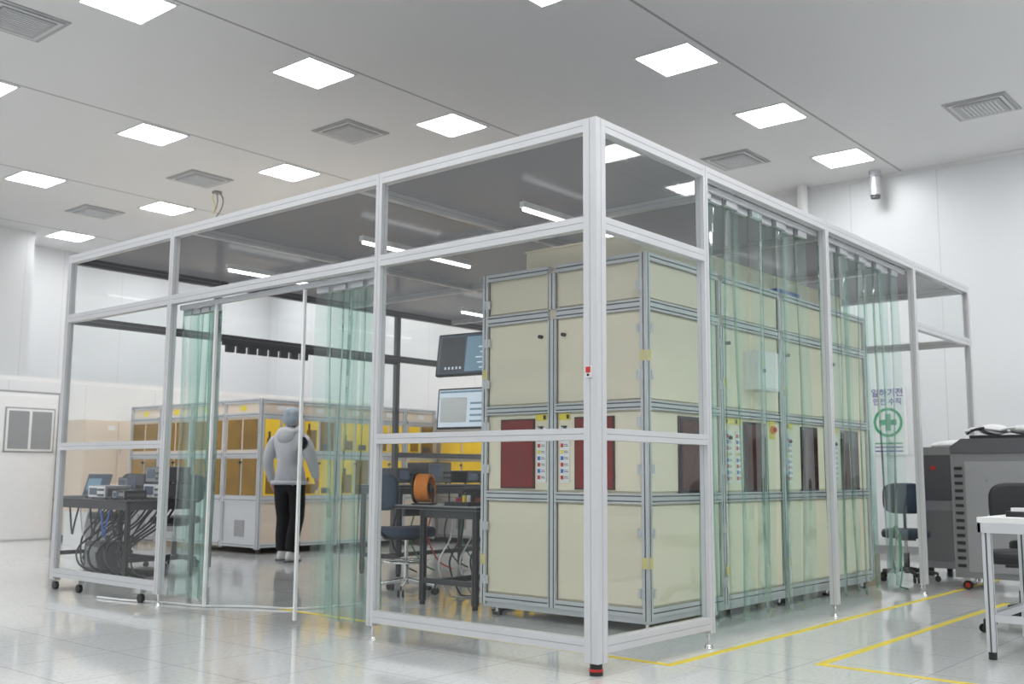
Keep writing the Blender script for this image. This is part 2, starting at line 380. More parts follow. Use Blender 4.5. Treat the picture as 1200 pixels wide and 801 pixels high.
def curtain(name,axis,base,spans,z0,z1,amp=.02):
    b=B()
    for i,(t0,wd) in enumerate(spans):
        strip(b,axis,base+(.022 if i%2 else 0),t0,wd,z0+random.uniform(0,.04),z1,amp*random.uniform(.6,1.4)*(1 if random.random()<.7 else -1),random.uniform(0,6))
    return b.make(name)
sp=[];x=RX[0]+.05
while x<RX[1]-.2: sp.append((x,.19)); x+=random.uniform(.165,.195)
curtain('strip_curtain',0,.095,sp,.07,H-.13,.03)
sp=[];x=RX[1]+.05
while x<RX[2]-.2: sp.append((x,.19)); x+=random.uniform(.165,.195)
curtain('strip_curtain',0,.095,sp,.07,H-.13,.03)
sp=[(3.97-.06*i-.1,.14) for i in range(7)]
curtain('strip_curtain',1,.13,sp,.05,ZA-.09,.04)
sp=[(1.74+.085*i,.16) for i in range(7)]
curtain('strip_curtain',1,.13,sp,.05,ZA-.09,.045)

# ---------------------------------------------------------------- main equipment cabinet
mach=empty('equipment_cabinet')
b=B(); x0,x1,y0,y1=1.29,4.98,.53,1.94; T=2.42; p=.05
b.box(x0+.03,x1-.03,y0+.03,y1-.03,.12,T-.03,'cream')
zr=[(.10,.155),(.80,.865),(1.40,1.46),(2.045,2.115),(T-.05,T)]
ysplit=[1.30]
xsplit=[2.27,3.24,4.12]
for (x,y) in ((x0,y0),(x0,y1-p),(x1-p,y0),(x1-p,y1-p)): b.beam(2,.08,T,x,x+p,y,y+p)
for y in ysplit: b.beam(2,.1,zr[3][0],x0,x0+.05,y-.035,y+.035,nb=2); b.beam(2,zr[3][1],T-.05,x0,x0+.05,y-.025,y+.025)
for x in xsplit: b.beam(2,.1,zr[3][0],x-.035,x+.035,y0,y0+.05,na=2); b.beam(2,zr[3][1],T-.05,x-.025,x+.025,y0,y0+.05)
ye=[y0+p]+[ysplit[0]-.035,ysplit[0]+.035]+[y1-p]
xe=[x0+p]+[q for x in xsplit for q in (x-.035,x+.035)]+[x1-p]
for za,zb in zr:
    nn=2 if zb-za>.056 else 1
    for i in range(0,len(ye),2): b.beam(1,ye[i],ye[i+1],x0,x0+.05,za,zb,nb=nn)
    for i in range(0,len(xe),2): b.beam(0,xe[i],xe[i+1],y0,y0+.05,za,zb,nb=nn)
    b.beam(0,x0+p,x1-p,y1-.05,y1,za,zb); b.beam(1,y0+p,y1-p,x1-.05,x1,za,zb)
b.make('frame',mach,bevel=.0015)
b=B()
for k in range(4):
    za,zb=zr[k][1]+.012,zr[k+1][0]-.012
    for i in range(0,len(ye),2): b.box(x0+.018,x0+.035,ye[i]+.012,ye[i+1]-.012,za,zb,'cream')
    for i in range(0,len(xe),2): b.box(xe[i]+.012,xe[i+1]-.012,y0+.018,y0+.035,za,zb,'cream')
b.box(x0+.16,x1-.2,y0+.14,y1-.28,T-.03,T+.17,'cream'); b.box(x0+.15,x1-.19,y0+.13,y1-.27,T+.16,T+.175,'cream')
b.box(x0+.05,x1-.05,y0+.05,y1-.05,T-.03,T-.005,'alu')
b.box(x0+.02,x1-.02,y0+.02,y1-.02,.06,.1,'alu')
b.make('panels',mach,bevel=.003)
b=B()
for a,d,m in ((1.465,1.75,'darkred'),(.80,1.10,'darkred')):
    b.box(x0+.006,x0+.02,a-.01,d+.01,.885,1.365,'darkwin'); b.box(x0+.002,x0+.008,a,d,.895,1.355,m)
for a,d in ((1.70,2.08),(2.61,2.93),(3.58,3.86),(4.38,4.72)):
    b.box(a-.015,d+.015,y0+.008,y0+.02,.865,1.375,'black'); b.box(a,d,y0+.002,y0+.01,.88,1.36,'darkwin'); b.box(a+.02,a+(d-a)*.6,y0+.0,y0+.004,.90,1.34,'deepred')
def labx(y,za=.93):
    b.box(x0+.012,x0+.018,y,y+.095,1.35,1.40-.008,'ylabel'); b.box(x0+.010,x0+.012,y+.008,y+.03,1.357,1.385,'black')
    b.box(x0+.010,x0+.018,y+.005,y+.085,za,za+.37,'wlabel')
    for i in range(8):
        z=za+.02+i*.043; c=('red','blue','red','blue','ylabel')[i%5]
        b.box(x0+.008,x0+.010,y+.055,y+.078,z,z+.026,c); b.box(x0+.008,x0+.010,y+.012,y+.05,z+.006,z+.010,'dgrey'); b.box(x0+.008,x0+.010,y+.018,y+.05,z+.016,z+.020,'dgrey')
def laby(x,za=.93):
    b.box(x,x+.11,y0+.012,y0+.018,1.35,1.39,'ylabel'); b.box(x+.008,x+.03,y0+.010,y0+.012,1.355,1.383,'black')
    b.box(x+.005,x+.09,y0+.010,y0+.018,za,za+.37,'wlabel')
    for i in range(8):
        z=za+.02+i*.043; c=('red','blue','red','blue','ylabel')[i%5]
        b.box(x+.010,x+.033,y0+.008,y0+.010,z,z+.026,c); b.box(x+.04,x+.08,y0+.008,y0+.010,z+.006,z+.010,'dgrey'); b.box(x+.04,x+.075,y0+.008,y0+.010,z+.016,z+.020,'dgrey')
labx(1.35); labx(1.15)
for x in (2.33,2.47,3.31,4.20): laby(x)
for y in (1.40,1.20):
    b.cyl((x0+.018,y,1.93),(x0-.012,y,1.93),.013,'black'); b.box(x0-.002,x0+.018,y-.018,y+.018,1.27,1.31,'black'); b.cyl((x0,y,1.29),(x0-.014,y,1.29),.012,'chrome')
for i in range(1,len(xe)-1,2):
    for z in (1.93,1.25): b.cyl((xe[i+1]+.07,y0+.018,z),(xe[i+1]+.07,y0-.012,z),.013,'black')
for y in (y0+p+.002,y1-p-.002):
    for z in (.25,.62,1.02,1.32,1.62,1.92,2.2):
        b.box(x0-.006,x0,y-.025,y+.025,z-.03,z+.03,'alu'); b.cyl((x0-.008,y,z-.03),(x0-.008,y,z+.03),.006,'chrome',10)
for x in [x0+p]+[q for q in xsplit]+[x1-p]:
    for z in (.25,.62,1.02,1.62,1.92):
        b.box(x-.025,x+.025,y0-.006,y0,z-.03,z+.03,'alu'); b.cyl((x,y0-.008,z-.03),(x,y0-.008,z+.03),.006,'chrome',10)
M['tag']=pm('pale_tag',(.72,.62,.28),.6)
for z in (.40,1.71):
    b.box(x0-.002,x0,y0+.004,y0+.05,z,z+.07,'tag'); b.box(x0+.004,x0+.05,y0-.002,y0,z,z+.07,'tag'); b.box(x0-.002,x0,y1-.05,y1-.004,z-.05,z+.02,'tag')
    for x in xsplit[:2]: b.box(x+.0,x+.06,y0-.008,y0-.0065,z-.1,z-.04,'tag')
b.box(2.64,2.98,y0-.10,y0+.018,1.61,1.90,'wlabel'); b.box(2.655,2.965,y0-.106,y0-.10,1.625,1.885,'white'); b.cyl((2.70,y0-.106,1.75),(2.70,y0-.12,1.75),.014,'black'); b.box(2.70,2.73,y0-.109,y0-.106,1.80,1.83,'ylabel')
b.box(3.02,3.10,y0+.012,y0+.018,1.26,1.40,'ylabel'); b.cyl((3.06,y0+.018,1.33),(3.06,y0-.004,1.33),.032,'orange',20); b.cyl((3.06,y0,1.33),(3.06,y0-.02,1.33),.018,'red',20)
b.box(3.3,3.7,y0+.05,y0+.12,T,T+.05,'blue')
for x in (x0+.1,2.27,3.24,4.12,x1-.1):
    for y in (y0+.08,y1-.08):
        b.cyl((x,y,.02),(x,y,.09),.012,'chrome',12); b.cyl((x,y,0),(x,y,.02),.035,'dark',16)
b.make('fittings',mach,bevel=.001)
def monitor(name,cx,cy,cz,ang,tilt,w,h,kind,arm):
    b=B(); b.X=Matrix.Translation((cx,cy,cz))@Matrix.Rotation(math.radians(ang),4,'Z')@Matrix.Rotation(math.radians(tilt),4,'Y')
    b.rbox(-.012,.018,-w/2,w/2,-h/2,h/2,'black',.01,3,0)
    b.box(.018,.04,-w/4,w/4,-h/4,h/4,'black')
    bk='screen_dark' if kind=='dark' else 'screen_light'
    b.box(-.0135,-.012,-w/2+.012,w/2-.012,-h/2+.016,h/2-.012,bk)
    if kind=='dark':
        b.box(-.0145,-.0135,-w/2+.02,-.005,-h/2+.03,h/2-.03,'screen_teal')
        b.box(-.0145,-.0135,.01,w/2-.03,-h/2+.03,h/2-.03,'dgrey')
        for i in range(5):
            b.box(-.0155,-.0145,-w/2+.03,-w/2+.03+.10+.02*(i%3),-h/2+.05+i*.04,-h/2+.06+i*.04,'screen_light')
            b.box(-.0155,-.0145,.03+.035*i,.045+.035*i,-h/2+.05,-h/2+.07,'screen_light')
    else:
        b.box(-.0145,-.0135,-w/2+.02,w/2-.02,h/2-.035,h/2-.02,'screen_teal')
        b.box(-.0145,-.0135,-.02,w/2-.03,-h/2+.05,h/2-.07,'wlabel')
        for i in range(4): b.box(-.0145,-.0135,-w/2+.03,-.05,-h/2+.05+i*.045,-h/2+.065+i*.045,'screen_teal')
    if arm: b.cyl((.04,0,0),(.12,0,0),.018,'dark')
    return b.make(name)
ms=empty('monitor_stand')
mon1=monitor('screen_upper',1.44,2.235,1.88,6,8,.54,.33,'dark',True); mon1.parent=ms
mon2=monitor('screen_lower',1.44,2.235,1.47,6,4,.52,.31,'light',True); mon2.parent=ms
b=B(); b.beam(2,.01,2.25,1.58,1.62,1.965,2.005); b.box(1.5,1.7,1.955,2.01,0,.015,'dark')
for z in (1.47,1.88): b.box(1.56,1.60,1.96,2.26,z-.02,z+.02,'dark'); b.box(1.54,1.58,2.14,2.26,z-.06,z+.06,'dark')
b.make('pole',ms)

# ---------------------------------------------------------------- furniture makers
def desk(name,x,y,a,L,W,h,top='mgrey',leg='dark',shelf=True,ix=.04,iy=.04,parent=None):
    b=B(); b.X=R(x,y,a)
    b.box(-L/2,L/2,-W/2,W/2,h-.03,h,top); b.box(-L/2-.004,L/2+.004,-W/2-.004,W/2+.004,h-.026,h-.006,'black')
    for sx in (-1,1):
        for sy in (-1,1):
            xx,yy=sx*(L/2-ix),sy*(W/2-(iy if sy>0 else .04)); b.beam(2,.03,h-.03,xx-.02,xx+.02,yy-.02,yy+.02,leg,'black'); b.cyl((xx,yy,0),(xx,yy,.03),.022,'black',12)
        b.box(sx*(L/2-ix)-.015,sx*(L/2-ix)+.015,-W/2+.06,W/2-iy-.02,.16,.2,leg); b.box(sx*(L/2-ix)-.015,sx*(L/2-ix)+.015,-W/2+.06,W/2-iy,h-.09,h-.03,leg)
    for sy in (-1,1): b.box(-L/2+.06,L/2-.06,sy*(W/2-.04)-.015,sy*(W/2-.04)+.015,h-.09,h-.03,leg)
    if shelf: b.box(-L/2+.06,L/2-.06,-.02,.02,.16,.2,leg)
    return b.make(name,parent,bevel=.002)
def chair(name,x,y,a,seat=.5,fab='black',ring=False):
    """lab chair, backrest at local -x, faces local +x"""
    b=B(); b.X=R(x,y,a)
    for i in range(5):
        t=2*math.pi*i/5+.3; cx,sy=math.cos(t),math.sin(t)
        b.cyl((.03*cx,.03*sy,.11),(.27*cx,.27*sy,.075),.022,'chrome' if ring else 'black',10,.014)
        b.cyl((.27*cx,.27*sy,.05),(.27*cx,.27*sy,.085),.009,'black',8)
        px_,py_=.27*cx,.27*sy
        for s_ in (-1,1): b.cyl((px_-sy*.012*s_,py_+cx*.012*s_,.028),(px_-sy*.026*s_,py_+cx*.026*s_,.028),.028,'black',14)
    b.cyl((0,0,.07),(0,0,.26),.027,'black' if not ring else 'chrome',16); b.cyl((0,0,.26),(0,0,seat-.05),.016,'chrome',14)
    b.box(-.1,.1,-.09,.09,seat-.06,seat-.035,'dark')
    def pad(c,rx,ry,t,axis,mat):
        n=28; prof=((-.5,.86),(-.42,.96),(-.2,1),(.2,1),(.42,.95),(.5,.82)); vs=[]
        for k,sc in prof:
            for i in range(n):
                th=2*math.pi*i/n; ca,sa=math.cos(th),math.sin(th)
                u=math.copysign(abs(ca)**.55,ca)*rx*sc; v=math.copysign(abs(sa)**.55,sa)*ry*sc
                if axis==2: vs.append((c[0]+u,c[1]+v,c[2]+k*t+.012*(u/rx)**2*(1 if k>0 else 0)))
                else: vs.append((c[0]+k*t+.03*(u/rx)**2,c[1]+u,c[2]+v))
        fs=[(j*n+i,j*n+(i+1)%n,(j+1)*n+(i+1)%n,(j+1)*n+i) for j in range(len(prof)-1) for i in range(n)]+[tuple(range(n))[::-1],tuple(range((len(prof)-1)*n,len(prof)*n))]
        b.add(vs,fs,mat,True)
    pad((0,0,seat),.21,.22,.075,2,fab)
    bz=seat+.33
    b.tube([(-.08,0,seat-.05),(-.2,0,seat-.045),(-.26,0,seat+.02),(-.265,0,seat+.16),(-.25,0,bz)],.015,'dark')
    pad((-.235,0,bz),.20,.15,.055,0,fab)
    if ring:
        b.tube([(.2*math.cos(2*math.pi*i/28),.2*math.sin(2*math.pi*i/28),.26) for i in range(28)],.01,'chrome',8,True)
        for i in range(4): t=math.pi/2*i; b.cyl((.025*math.cos(t),.025*math.sin(t),.26),(.2*math.cos(t),.2*math.sin(t),.26),.007,'chrome',8)
    return b.make(name)
def instr(x,y,a,z,w,d,h,name='bench_instrument',mat='mgrey',front='wlabel'):
    b=B(); b.X=R(x,y,a,z); b.rbox(-d/2,d/2,-w/2,w/2,.012,h,mat,.012,3,0); b.box(-d/2-.006,-d/2,-w/2+.008,w/2-.008,.02,h-.008,front)
    b.box(-d/2-.008,-d/2-.006,-.01,w/2-.025,h*.3,h-.025,'screen_dark')
    for i in range(3):
        for j in range(2): b.cyl((-d/2-.006,-w/2+.03+.04*i,h*.3+.05*j),(-d/2-.02,-w/2+.03+.04*i,h*.3+.05*j),.011,'dgrey',12)
    for sx in (-1,1):
        for sy in (-1,1): b.cyl((sx*d*.38,sy*w*.4,0),(sx*d*.38,sy*w*.4,.014),.012,'black',10)
    b.box(-d/2+.02,d/2-.02,-w/2-.003,-w/2,.03,h-.03,'dgrey'); return b.make(name)

# centre workbench and contents
wb=empty('workbench')
desk('bench',1.88,2.50,0,.98,.86,.74,'mgrey','dark',iy=.28,parent=wb)
chair('lab_chair',1.84,3.26,-15,.50,'bluegrey',True)
b=B(); b.X=R(1.56,2.78,25,.74)
for k in range(6): b.tube([(.10*math.cos(2*math.pi*i/24),-.05+.018*k,.13+.10*math.sin(2*math.pi*i/24)) for i in range(24)],.013,'orange',8,True)
b.cyl((0,.06,.13),(0,.07,.13),.12,'black',24); b.cyl((0,-.06,.13),(0,.07,.13),.035,'black',20)
b.box(-.08,.08,-.075,.075,0,.012,'black'); b.box(-.012,.012,-.08,-.07,0,.13,'black'); b.make('cable_reel')
b=B(); b.X=R(1.95,2.66,10,.74); b.rbox(-.12,.12,-.06,.06,0,.05,'red',.02); b.cyl((-.02,0,.05),(.1,0,.075),.02,'black'); b.tube([(-.09,0,.05),(-.09,0,.10),(.0,0,.12),(.09,0,.05)],.01,'black'); b.make('hand_tool_case')
b=B(); b.X=R(2.22,2.75,0,.74); b.box(-.12,.12,-.1,.1,0,.14,'dgrey'); b.box(-.125,-.12,-.08,.08,.03,.12,'black'); b.cyl((-.125,-.05,.05),(-.135,-.05,.05),.012,'chrome'); b.make('power_supply')
b=B(); b.X=R(1.6,2.4,0,.74)
b.box(-.08,.1,-.12,.12,0,.03,'black')
for i in range(3): b.cyl((-.04+.05*i,-.05,.03),(-.04+.05*i,-.05,.08),.015,('ylabel','wlabel','black')[i])
b.make('tool_tray')
b=B()
for i in range(4):
    x=1.6+.12*i; b.ctube([(x,2.5,.70),(x+.03,2.55,.5),(x-.05,2.6,.3),(x+.1,2.65,.08),(x+.25,2.7,.012),(x+.5,2.6+.05*i,.012)],.007,'black' if i%2 else 'wlabel')
b.make('bench_cables',wb)
# second bench further back in the booth
sb=empty('assembly_bench'); desk('bench',3.45,4.55,0,1.5,.6,.87,'mgrey','dark',parent=sb)
instr(2.95,4.55,90,.875,.3,.3,.16,mat='dgrey',front='dgrey').parent=sb; instr(3.4,4.55,90,.875,.34,.3,.22,mat='dgrey',front='mgrey').parent=sb; instr(3.9,4.5,90,.875,.3,.3,.14,mat='black',front='dgrey').parent=sb
b=B()
for i in range(5): x=2.9+.25*i; b.ctube([(x,4.5,.82),(x+.05,4.55,.6),(x-.06,4.5,.35),(x+.1,4.5,.1),(x+.2,4.4,.012)],.008,('black','cable','red')[i%3])
b.make('bench_cables',sb)

# bench left beyond the booth
eb=empty('electronics_bench')
desk('bench',1.1,6.45,90,1.4,.75,.72,'dark','dark',parent=eb)
def laptop(x,y,a,z):
    b=B(); b.X=R(x,y,a,z); b.rbox(-.12,.12,-.17,.17,0,.018,'dgrey',.012); b.box(-.08,.05,-.15,.15,.018,.02,'black')
    X=b.X.copy(); b.X=X@Matrix.Translation((.12,0,.015))@Matrix.Rotation(math.radians(18),4,'Y'); b.rbox(-.008,.004,-.17,.17,0,.23,'dgrey',.01,3,0); b.box(-.010,-.008,-.158,.158,.015,.218,'screen_dark'); b.box(-.011,-.010,-.05,.14,.06,.18,'screen_teal'); return b.make('laptop')
laptop(.93,6.93,12,.72)
instr(.92,6.42,0,.72,.32,.26,.13); instr(1.27,5.98,0,.72,.34,.3,.15,mat='dgrey'); instr(1.27,5.98,0,.87,.32,.28,.16,mat='dgrey',front='mgrey'); instr(1.27,6.37,10,.72,.26,.25,.24,mat='dgrey',front='dgrey'); instr(.9,6.02,0,.72,.22,.22,.09,mat='black',front='mgrey'); instr(1.36,6.76,0,.72,.28,.18,.2,mat='dgrey',front='mgrey')
b=B()
for i in range(16):
    y=5.86+.08*i; q=random.uniform(-.14,.14)
    b.ctube([(1.3,y,.68),(1.15+q*.5,y+q,.5),(1.0+q,y+.1,.3+q*.3),(.9+q,y-.1,.1),(.95+q*.5,y-.2,.012),(.75+q,y-.3,.012),(.7,y-.35+q,.012)],.010,'black',6,4)
for i in range(5):
    b.ctube([(.80,5.95+.2*i,.69),(.78,6.0+.2*i,.48),(.8,6.08+.2*i,.38),(.80,6.16+.2*i,.69)],.009,('black','blue','black','wlabel','black')[i],6,4)
b.box(1.1,1.3,6.0,6.35,0,.06,'black'); b.box(.95,1.2,6.6,6.9,0,.3,'dgrey'); b.box(.944,.95,6.64,6.86,.05,.25,'mgrey'); b.make('cable_bundle',eb)
chair('office_chair',1.85,6.75,200,.48,'black'); chair('office_chair',1.9,8.2,170,.48,'black')
# cream storage cabinets near the partition
def locker(x0,x1,y0,y1,h,n=2):
    b=B(); b.box(x0,x1,y0,y1,.06,h,'cream2'); b.box(x0+.03,x1-.03,y0+.03,y1-.02,0,.06,'dgrey')
    w=(x1-x0)/n
    for i in range(n):
        for za,zb in ((.08,h*.5-.01),(h*.5+.01,h-.02)):
            b.box(x0+w*i+.012,x0+w*(i+1)-.012,y0-.015,y0,za,zb,'cream2'); b.box(x0+w*i+.04,x0+w*i+.055,y0-.035,y0-.015,(za+zb)/2-.06,(za+zb)/2+.06,'alu')
            b.box(x0+w*(i+1)-.16,x0+w*(i+1)-.05,y0-.017,y0-.015,zb-.12,zb-.06,'wlabel')
    return b.make('storage_cabinet',bevel=.004)
locker(3.12,4.15,11.25,11.87,1.72,2); locker(4.2,5.3,11.2,11.87,1.86,2)
b=B(); b.X=R(2.9,10.4,0)
b.box(-.3,.3,-.25,.25,.0,.45,'wlabel'); b.box(-.31,.31,-.26,.26,.45,.5,'cream2'); b.box(-.25,.25,-.255,-.25,.08,.38,'mgrey'); b.make('storage_bin',bevel=.004)

# amber windowed cabinets behind
def ambercab(name,x0,x1,y0,y1,T,xs,ys,mx='amber',my='amberb',top='cream2'):
    e=empty(name); b=B(); p=.05
    b.box(x0+.04,x1-.04,y0+.04,y1-.04,.1,T-.02,top)
    bx=[x0+(x1-x0)*i/xs for i in range(xs+1)]; by=[y0+(y1-y0)*i/ys for i in range(ys+1)]
    for i,x in enumerate(bx): xx=min(max(x-p/2,x0),x1-p); b.beam(2,.06,T,xx,xx+p,y0,y0+p,nb=1)
    for y in by[1:]: yy=min(max(y-p/2,y0),y1-p); b.beam(2,.06,T,x0,x0+p,yy,yy+p)
    zz=(.08,.62,1.18,T-.22,T-.05)
    for z in zz:
        for i in range(xs): b.beam(0,bx[i]+p,bx[i+1]-p/2,y0,y0+p,z,z+.05)
        for i in range(ys): b.beam(1,by[i]+p,by[i+1]-p/2,x0,x0+p,z,z+.05)
    for i in range(xs):
        a,d=bx[i]+p,bx[i+1]-p/2; m=(a+d)/2
        b.box(a,d,y0+.02,y0+.035,.13,.62,top)
        for k in (1,2):
            b.box(a,d,y0+.02,y0+.035,zz[k]+.05,zz[k+1],'alu')
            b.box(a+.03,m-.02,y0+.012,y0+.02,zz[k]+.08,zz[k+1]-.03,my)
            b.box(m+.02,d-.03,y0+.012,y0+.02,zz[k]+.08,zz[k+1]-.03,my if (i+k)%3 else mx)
            hgt=.12*(1+(i+k)%2)
            b.box(a+.06,m-.05,y0+.009,y0+.012,zz[k]+.10,zz[k]+.10+hgt,'amber'); b.box(a+.08,a+.11,y0+.008,y0+.012,zz[k]+.10+hgt,zz[k]+.18+hgt,'dark')
            b.box(m+.05,m+.05+.5*(d-m),y0+.008,y0+.012,zz[k]+.10,zz[k]+.17,'dark')
        b.box(a,d,y0+.02,y0+.035,T-.17,T-.05,top); b.cyl((m,y0+.01,1.1),(m,y0-.02,1.1),.012,'black'); b.box(m-.06,m+.06,y0+.016,y0+.02,T-.14,T-.08,'wlabel')
    for i in range(ys):
        a,d=by[i]+p,by[i+1]-p/2; m=(a+d)/2
        b.box(x0+.02,x0+.035,a,d,.13,.62,'alu'); b.box(x0+.016,x0+.02,m-.1,m+.1,.2,.4,'mgrey')
        for k in (1,2):
            b.box(x0+.012,x0+.02,a+.03,m-.02,zz[k]+.08,zz[k+1]-.03,mx); b.box(x0+.012,x0+.02,m+.02,d-.03,zz[k]+.08,zz[k+1]-.03,mx); b.box(x0+.02,x0+.035,a,d,zz[k]+.05,zz[k+1],'alu' if k==1 else top)
        b.box(x0+.02,x0+.035,a,d,T-.17,T-.05,top); b.cyl((x0+.01,m,1.1),(x0-.02,m,1.1),.012,'black'); b.box(x0+.016,x0+.02,m-.06,m+.06,T-.14,T-.08,'ylabel')
    for x in (x0+.1,(x0+x1)/2,x1-.1):
        for y in (y0+.1,y1-.1): b.cyl((x,y,0),(x,y,.1),.03,'dark')
    b.make('body',e); return e
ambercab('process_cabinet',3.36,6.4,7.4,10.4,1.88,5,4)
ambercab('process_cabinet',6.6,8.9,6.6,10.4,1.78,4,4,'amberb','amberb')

# ---------------------------------------------------------------- right side
b=B(); x0,x1,y0,y1=5.35,6.1,-1.05,-.05
b.box(x0,x1,y0,y1,.11,1.19,'ugrey')
b.prism([(y0,1.19),(y1,1.19),(y1,1.25),(y1-.1,1.32),(y0,1.32)],0,x0-.01,x1+.01,'dgrey')
b.box(x0-.006,x0,y0+.05,y1-.12,.16,1.12,'mgrey')
for i in range(14): b.box(x0-.012,x0-.006,y1-.10,y1-.03,.2+i*.065,.225+i*.065,'black')
for i in range(3): b.cyl((x0-.006,y1-.3-.18*i,.95),(x0-.012,y1-.3-.18*i,.95),.007,'chrome',8)
b.box(x0-.01,x0-.006,y1-.42,y1-.30,.62,.66,'wlabel')
b.rbox(x0+.05,x1-.1,y0+.1,y1-.15,1.32,1.35,'black',.03)
for x in (x0+.08,x1-.08):
    for y in (y0+.1,y1-.08):
        b.box(x-.03,x+.03,y-.03,y+.03,.085,.11,'chrome'); b.cyl((x-.015,y,.04),(x+.015,y,.04),.04,'black',18); b.cyl((x-.018,y,.04),(x+.018,y,.04),.022,'red',14)
b.make('mobile_equipment_unit',bevel=.006)
b=B(); b.X=R(5.65,-.42,0,1.352)
for i in range(7):
    t=i*.9; b.ctube([(-.15+.1*math.cos(t+k*.7)+.02*k,.25*math.sin(t*.6+k*.5),.014+.05*abs(math.sin(k*1.1+t))) for k in range(7)],.012,('wlabel','black','wlabel')[i%3])
b.ell((.02,.08,.055),(.16,.12,.05),'wlabel'); b.ell((-.05,-.2,.048),(.11,.12,.045),'wlabel'); b.make('cable_pile')
b=B(); b.box(6.5,7.2,.05,.62,.08,1.28,'mgrey'); b.box(6.49,6.5,.10,.57,.75,1.2,'dgrey'); b.box(6.49,6.5,.10,.57,.15,.65,'ugrey'); b.box(6.485,6.49,.45,.5,1.05,1.09,'red')
for x in (6.56,7.14):
    for y in (.11,.56): b.cyl((x,y,0),(x,y,.08),.03,'black')
b.ell((6.85,.33,1.30),(.28,.26,.06),'wlabel'); b.make('equipment_rack',bevel=.004)
chair('office_chair',5.85,.55,200,.44,'bluegrey')
b=B(); b.box(5.08,5.36,.62,.95,0,.28,'wood'); b.box(5.08,5.36,.78,.79,.28,.282,'cream2'); b.box(5.10,5.34,.66,.92,.28,.48,'wood'); b.box(5.095,5.10,.7,.86,.32,.42,'wlabel'); b.make('cardboard_box',bevel=.003)
b=B()
for k in range(3): b.tube([(5.2+.12*math.cos(t*.45)+.02*k,.42,.32+.2*math.sin(t*.45)+.01*k) for t in range(15)],.008,'cable')
b.tube([(5.32,.42,.32),(5.3,.4,.12),(5.1,.35,.012),(5.0,.25,.012)],.008,'cable'); b.make('hose_coil')
b=B(); b.box(1.82,2.62,-2.7,-1.27,.735,.765,'wlabel'); b.box(1.82,1.84,-2.7,-1.27,.68,.735,'alu'); b.box(1.82,2.62,-1.29,-1.27,.68,.735,'alu')
for x,y in ((1.84,-1.33),(2.56,-1.33),(1.84,-2.66),(2.56,-2.66)): b.beam(2,.04,.735,x,x+.045,y,y+.045); b.cyl((x+.022,y+.022,0),(x+.022,y+.022,.04),.022,'black',14)
b.box(1.885,2.56,-1.32,-1.29,.2,.24,'alu'); b.box(1.85,1.88,-2.62,-1.33,.2,.24,'alu'); b.make('work_table',bevel=.002)
chair('office_chair',3.05,-1.18,190,.47,'black'); chair('office_chair',3.85,-1.15,170,.50,'black')
b=B(); b.X=R(2.1,-1.5,0,.765); b.rbox(-.1,.1,-.13,.13,0,.03,'black',.02); b.box(-.09,-.02,-.1,.1,.03,.05,'wlabel'); b.box(.0,.08,-.1,.05,.03,.06,'dgrey'); b.make('document_tray')
b=B(); b.ctube([(-.05,4.75,.01),(.0,4.4,.01),(.12,4.05,.01),(.2,3.7,.01),(.42,3.4,.01),(.55,3.1,.01),(.8,2.98,.01),(1.1,2.95,.01)],.008,'wlabel'); b.make('floor_cable')

# ---------------------------------------------------------------- person
def skinmesh(nodes,edges,root,sub=2):
    me=bpy.data.meshes.new('tmp'); keys=list(nodes); idx={k:i for i,k in enumerate(keys)}
    me.from_pydata([nodes[k][0] for k in keys],[(idx[a],idx[c]) for a,c in edges],[])
    o=bpy.data.objects.new('tmp',me); S.collection.objects.link(o)
    o.modifiers.new('s','SKIN'); s2=o.modifiers.new('ss','SUBSURF'); s2.levels=sub; s2.render_levels=sub
    lay=me.skin_vertices[0].data if len(me.skin_vertices) else None
    if lay is None:
        bpy.context.view_layer.objects.active=o; bpy.ops.mesh.customdata_skin_add(); lay=me.skin_vertices[0].data
    for k in keys:
        r=nodes[k][1]; lay[idx[k]].radius=(r if isinstance(r,tuple) else (r,r)); lay[idx[k]].use_root=(k==root)
    dg=bpy.context.evaluated_depsgraph_get(); dg.update()
    ev=o.evaluated_get(dg); m2=bpy.data.meshes.new_from_object(ev)
    vs=[tuple(v.co) for v in m2.vertices]; fs=[tuple(p.vertices) for p in m2.polygons]
    cs=[p.center.copy() for p in m2.polygons]
    bpy.data.objects.remove(o); return vs,fs,cs
